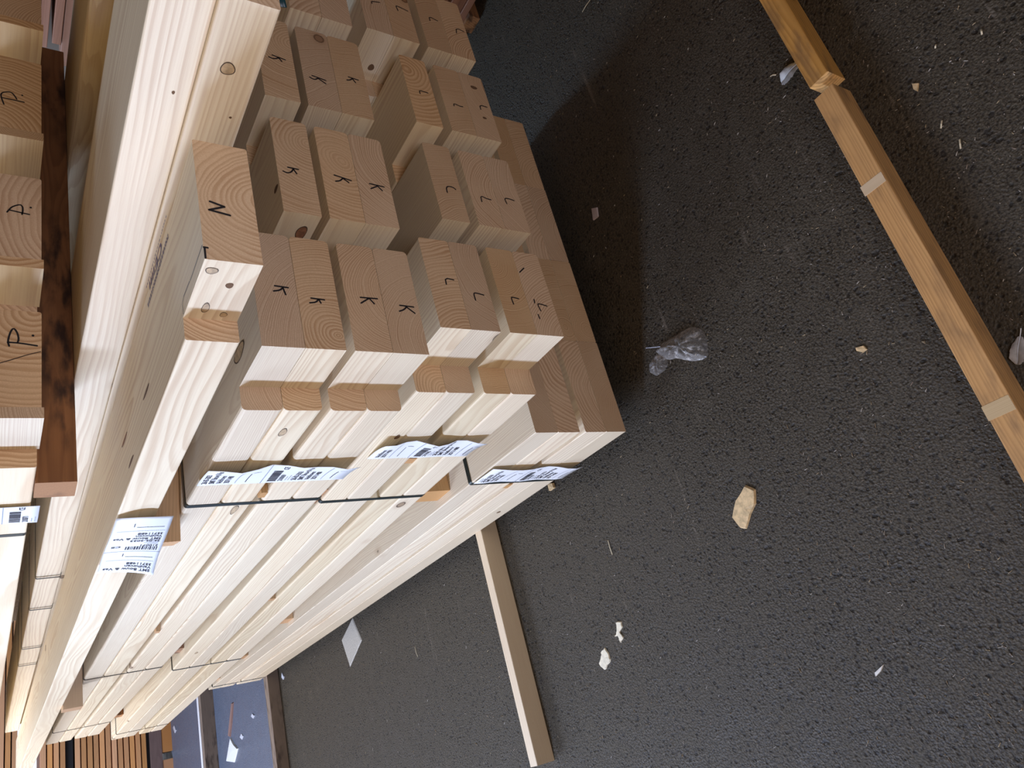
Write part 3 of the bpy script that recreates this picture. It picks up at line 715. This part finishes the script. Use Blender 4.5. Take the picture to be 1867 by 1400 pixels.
WHITE = plain('white_card', (0.80, 0.83, 0.80), 0.6)
g9 = crop(300, 1180, 6.3625)
flake('folded_card', [g9(775,1045), g9(815,1120), g9(860,1172), g9(818,1335), g9(727,1322)], 0.012, WHITE, 'folded white card on the bluish asphalt in the distance', 'card')
flake('stick', [g9(792,635), g9(808,635), g9(790,880), g9(772,1040), g9(752,1035), g9(772,860)], 0.012, plain('brown_stick', (0.27, 0.16, 0.13), 0.8), 'thin brown stick on the ground pointing at the folded card', 'stick')
for px, s_ in ((((1025,765),(1050,790),(1035,825),(1010,800)), 'nearest to the brown batten'), (((900,995),(918,1030),(905,1070),(880,1040)), 'beside the folded card'), (((120,900),(140,960),(125,995),(105,930)), 'beyond the weathered beam'), (((1370,290),(1392,340),(1385,375),(1368,345)), 'right of the brown batten')):
    flake('scrap', [g9(*q) for q in px], 0.006, plain('clear_scrap', (0.62, 0.66, 0.72), 0.4), 'small pale scrap on the ground in the distance, %s' % s_, 'scrap', 'pale scraps in the distance')
# straw and splinters worth naming one by one
STRAW = plain('straw', (0.62, 0.53, 0.34), 0.7)
gs = crop(1340, 0, 3.499)
for (a, b_), s_ in zip([(gs(1322,770), gs(1316,820)), (gs(1435,890), gs(1442,950)), (gs(1283,285), gs(1280,310)), (gs(228,488), gs(265,478)), (crop(860,0,3.684)(798,0), crop(860,0,3.684)(745,82)), (gs(1572,192), gs(1578,222)), (crop(840,920,2.917)(785,190), crop(840,920,2.917)(808,265)), ((757,1179), (762,1197))],
                      ['behind the long batten, upper of two close together', 'behind the long batten, lower of two close together', 'behind the farther batten, short and single', 'beside the grey feather', 'at the top picture edge on bluish ground', 'in the upper right corner area', 'beside the pale pine batten', 'near the grey diamond sheet']):
    p, q = on(*a, 2, 0.0), on(*b_, 2, 0.0)
    dv = (q - p); sd = Vector((-dv.y, dv.x, 0)).normalized() * 0.0016
    bm = bmesh.new(); m_ = (p + q) / 2
    pr_ = None
    for t_, lf in ((0, 0.0006), (0.5, 0.003), (1, 0.0008)):
        cpt = p.lerp(q, t_) - m_ + Vector((0, 0, lf)) + sd * (0.6 * math.sin(3 * t_))
        ring = [bm.verts.new(cpt + sd * math.cos(k * 1.5708) + Vector((0, 0, 0.0008 + 0.0008 * math.sin(k * 1.5708)))) for k in range(4)]
        if pr_:
            for k in range(4): bm.faces.new((pr_[k], pr_[(k + 1) % 4], ring[(k + 1) % 4], ring[k]))
        else: bm.faces.new(ring[::-1])
        pr_ = ring
    bm.faces.new(pr_)
    o = bm_obj('straw', bm, STRAW); o.location = m_
    tag(o, 'thin pale splinter on the asphalt, %s' % s_, 'splinter', 'splinters on the asphalt')
# dust and sawdust nobody could count
bm = bmesh.new(); sr = random.Random(5)
for i in range(3000):
    if i < 2300: u, v = sr.uniform(880, 1900), sr.uniform(-30, 1420)
    else: u, v = sr.uniform(500, 1300), sr.uniform(880, 1420)
    p = on(u, v, 2, 0.0)
    if (p.x > -0.02 and p.y > -0.02) or p.y > 6: continue
    if -0.905 < p.y < -0.805 or 0.79 < p.y < 0.875 or 3.44 < p.y < 3.56 or 5.10 < p.y < 5.25: continue
    L_ = sr.choice((0.0012, 0.0016, 0.0022, 0.003, 0.0055, 0.008)) * sr.uniform(0.7, 1.2); w_ = min(L_, sr.uniform(0.0007, 0.0016)); a = sr.uniform(0, 6.28)
    if p.y > 1: L_ *= 1.5; w_ *= 1.5
    ca, sa = math.cos(a), math.sin(a)
    vs = [bm.verts.new((p.x + ca * x - sa * y, p.y + sa * x + ca * y, zz)) for x, y, zz in ((-L_/2, -w_/2, 0.0004), (L_/2, -w_/2, 0.0004), (L_/2, w_/2, 0.0004), (-L_/2, w_/2, 0.0004), (0, 0, 0.0022))]
    for q in ((0, 1, 4), (1, 2, 4), (2, 3, 4), (3, 0, 4)):
        fc = bm.faces.new([vs[k] for k in q]); fc.material_index = i % 3
tag(bm_obj('sawdust', bm, [plain('dust_a', (0.36, 0.28, 0.16), 0.8), plain('dust_b', (0.26, 0.20, 0.14), 0.8), plain('dust_c', (0.44, 0.40, 0.33), 0.8)]), 'sawdust and fine splinters scattered over the asphalt', 'sawdust', kind='stuff')

# feathers
FEA = plain('feather_grey', (0.50, 0.52, 0.50), 0.7, noise=0.35, nscale=45)
FEW = plain('feather_white', (0.42, 0.41, 0.38), 0.7, noise=0.2, nscale=60)
def feather(p, q, width, mat, label, curl=0.010):
    dv = q - p; L_ = dv.length; dv.normalize(); sd = Vector((-dv.y, dv.x, 0))
    root = bpy.data.objects.new('feather', None); COL.objects.link(root); root.location = (p + q) / 2; root.empty_display_size = 0.02
    tag(root, label, 'feather', 'feathers')
    bm = bmesh.new(); base = -dv * L_ / 2; fr_ = random.Random(2)
    for sgn in (-1, 1):
        pr_ = None
        for i in range(25):
            t_ = i / 24
            w_ = width * (math.sin(math.pi * min(1, t_ * 0.93 + 0.07)) ** 0.6) * fr_.uniform(0.88, 1.05)
            c0 = base + dv * (L_ * t_) + Vector((0, 0, 0.003 + curl * math.sin(math.pi * t_) * 0.6))
            e = c0 + sd * sgn * w_ + dv * w_ * 0.55 + Vector((0, 0, curl * 0.35 if sgn > 0 else -0.001))
            c1 = c0.lerp(e, 0.5) + Vector((0, 0, 0.0022))
            ring = [bm.verts.new(x) for x in (c0, c1, e)]
            if pr_:
                for k in range(2): bm.faces.new((pr_[k], pr_[k + 1], ring[k + 1], ring[k]) if sgn > 0 else (pr_[k], ring[k], ring[k + 1], pr_[k + 1]))
            pr_ = ring
    bm_obj('vane', bm, mat, root, smooth=True)
    bm = bmesh.new(); pr_ = None
    for i in range(9):
        t_ = -0.25 + 1.2 * i / 8
        c0 = base + dv * (L_ * t_) + Vector((0, 0, 0.0040 + curl * max(0, math.sin(math.pi * max(0, min(1, t_)))) * 0.6)); w_ = 0.0011 * (1.1 - 0.8 * i / 8)
        ring = [bm.verts.new(c0 + sd * w_ * math.cos(k * 1.5708) + Vector((0, 0, w_ * math.sin(k * 1.5708)))) for k in range(4)]
        if pr_:
            for k in range(4): bm.faces.new((pr_[k], pr_[(k + 1) % 4], ring[(k + 1) % 4], ring[k]))
        pr_ = ring
    bm_obj('quill', bm, plain('quill', (0.6, 0.62, 0.62), 0.5), root)
feather(on(1462, 112, 2, 0.0), on(1428, 153, 2, 0.0), 0.020, FEA, 'bluish grey feather lying against the end of the farther batten', 0.014)
feather(on(1862, 612, 2, 0.0), on(1858, 665, 2, 0.0), 0.014, FEW, 'white downy feather behind the long batten at the picture edge', 0.010)

# clear plastic film
def film_mat():
    m, t, b = new_mat('clear_film')
    b.inputs['Base Color'].default_value = (0.80, 0.77, 0.70, 1); b.inputs['Roughness'].default_value = 0.16
    b.inputs['Specular IOR Level'].default_value = 1.0
    tr = N(t, 'ShaderNodeBsdfTransparent'); mx = N(t, 'ShaderNodeMixShader')
    fr_ = N(t, 'ShaderNodeLayerWeight'); fr_.inputs['Blend'].default_value = 0.35
    c = N(t, 'ShaderNodeTexCoord'); nz = N(t, 'ShaderNodeTexNoise'); nz.inputs['Scale'].default_value = 70; nz.inputs['Detail'].default_value = 3
    t.links.new(c.outputs['Object'], nz.inputs['Vector'])
    fac = math_n(t, 'ADD', math_n(t, 'MULTIPLY', fr_.outputs['Facing'], 0.55), ramp_n(t, nz.outputs['Fac'], 0.5, 0.72, 0.05, 0.42), clamp=True)
    t.links.new(fac, mx.inputs[0]); t.links.new(tr.outputs[0], mx.inputs[1]); t.links.new(b.outputs[0], mx.inputs[2])
    t.links.new(mx.outputs[0], t.nodes['Material Output'].inputs[0])
    return m
FILM = film_mat()
gf = crop(1080, 540, 5.186)
def crumple(name, pix, hgt, seed, label, cat, nr=9, ns=44):
    rim = [on(*gf(*q), 2, 0.0) for q in pix]
    c = sum(rim, Vector()) / len(rim); n_ = len(rim)
    fr_ = random.Random(seed); ph = [fr_.uniform(0, 6.28) for _ in range(8)]
    bm = bmesh.new(); rows = []
    for j in range(nr + 1):
        t_ = 1 - j / nr; row = []
        for i in range(ns):
            s_ = i / ns * n_; k = int(s_); p = rim[k % n_].lerp(rim[(k + 1) % n_], s_ - k) - c
            th = i / ns * 6.283
            z = 0.0008 + hgt * (1 - t_ ** 2) + hgt * 0.55 * (1 - t_) ** 0.5 * (S(7 * th + ph[0] + 5 * t_) * 0.4 + S(13 * th + ph[1] - 9 * t_) * 0.35 + S(23 * th + ph[2] + 12 * t_) * 0.2)
            row.append(bm.verts.new((p.x * t_, p.y * t_, max(0.0006, z))))
        rows.append(row)
        if j == nr - 1: break
    top = bm.verts.new((0, 0, hgt * 1.05))
    for a, b in zip(rows, rows[1:]):
        for i in range(ns): bm.faces.new((a[i], a[(i + 1) % ns], b[(i + 1) % ns], b[i]))
    for i in range(ns): bm.faces.new((rows[-1][i], rows[-1][(i + 1) % ns], top))
    o = bm_obj(name, bm, FILM, smooth=True); o.location = (c.x, c.y, 0)
    return tag(o, label, cat)
film = crumple('plastic_film', [(930,290),(1000,295),(1055,330),(1085,400),(1095,480),(1098,560),(1060,595),(970,615),(880,605),(800,585),(720,605),(640,560),(600,520),(640,465),(720,410),(840,340)], 0.022, 4, 'crumpled clear plastic film on the asphalt in front of the stack', 'film')
pa = [(600,485),(505,492),(512,488),(605,478)]
tail = crumple('film_tail', [(610,545),(700,560),(720,640),(690,700),(610,755),(545,720),(540,640)], 0.008, 9, None, None)
for o in (tail,):
    o.location = o.location - film.location; o.parent = film
    for k in ('label', 'category'):
        if k in o: del o[k]
bm = bmesh.new(); p0, p1 = on(*gf(505, 491), 2, 0.004), on(*gf(640, 478), 2, 0.008)
add_box(bm, 0, -0.0008, -0.0004, (p1 - p0).length, 0.0008, 0.0004)
o = bm_obj('film_strand', bm, plain('film_strand', (0.75, 0.80, 0.90), 0.3)); o.parent = film
o.location = p0 - film.location; o.rotation_euler = (p1 - p0).to_track_quat('X', 'Z').to_euler()

# teal plastic wrapping at the end of the knotty beam
bm = bmesh.new(); rows = []
pA, pB = on(452, -14, 1, -0.36), on(524, 12, 1, -0.36)
for i in range(15):
    t_ = i / 14; row = []
    for j in range(7):
        s_ = j / 6; p = pA.lerp(pB, t_)
        row.append(bm.verts.new((p.x + 0.22 * s_, p.y + 0.006 * S(t_ * 9 + s_ * 4) , p.z + 0.004 * S(s_ * 7))))
    if rows:
        for j in range(6): bm.faces.new((rows[-1][j], rows[-1][j + 1], row[j + 1], row[j]))
    rows.append(row)
o = bm_obj('plastic_wrap', bm, plain('teal_plastic', (0.012, 0.07, 0.085), 0.35), smooth=True)
sol = o.modifiers.new('thickness', 'SOLIDIFY'); sol.thickness = 0.001
tag(o, 'teal plastic wrapping hanging at the end of the knotty beam by the top picture edge', 'wrapping')
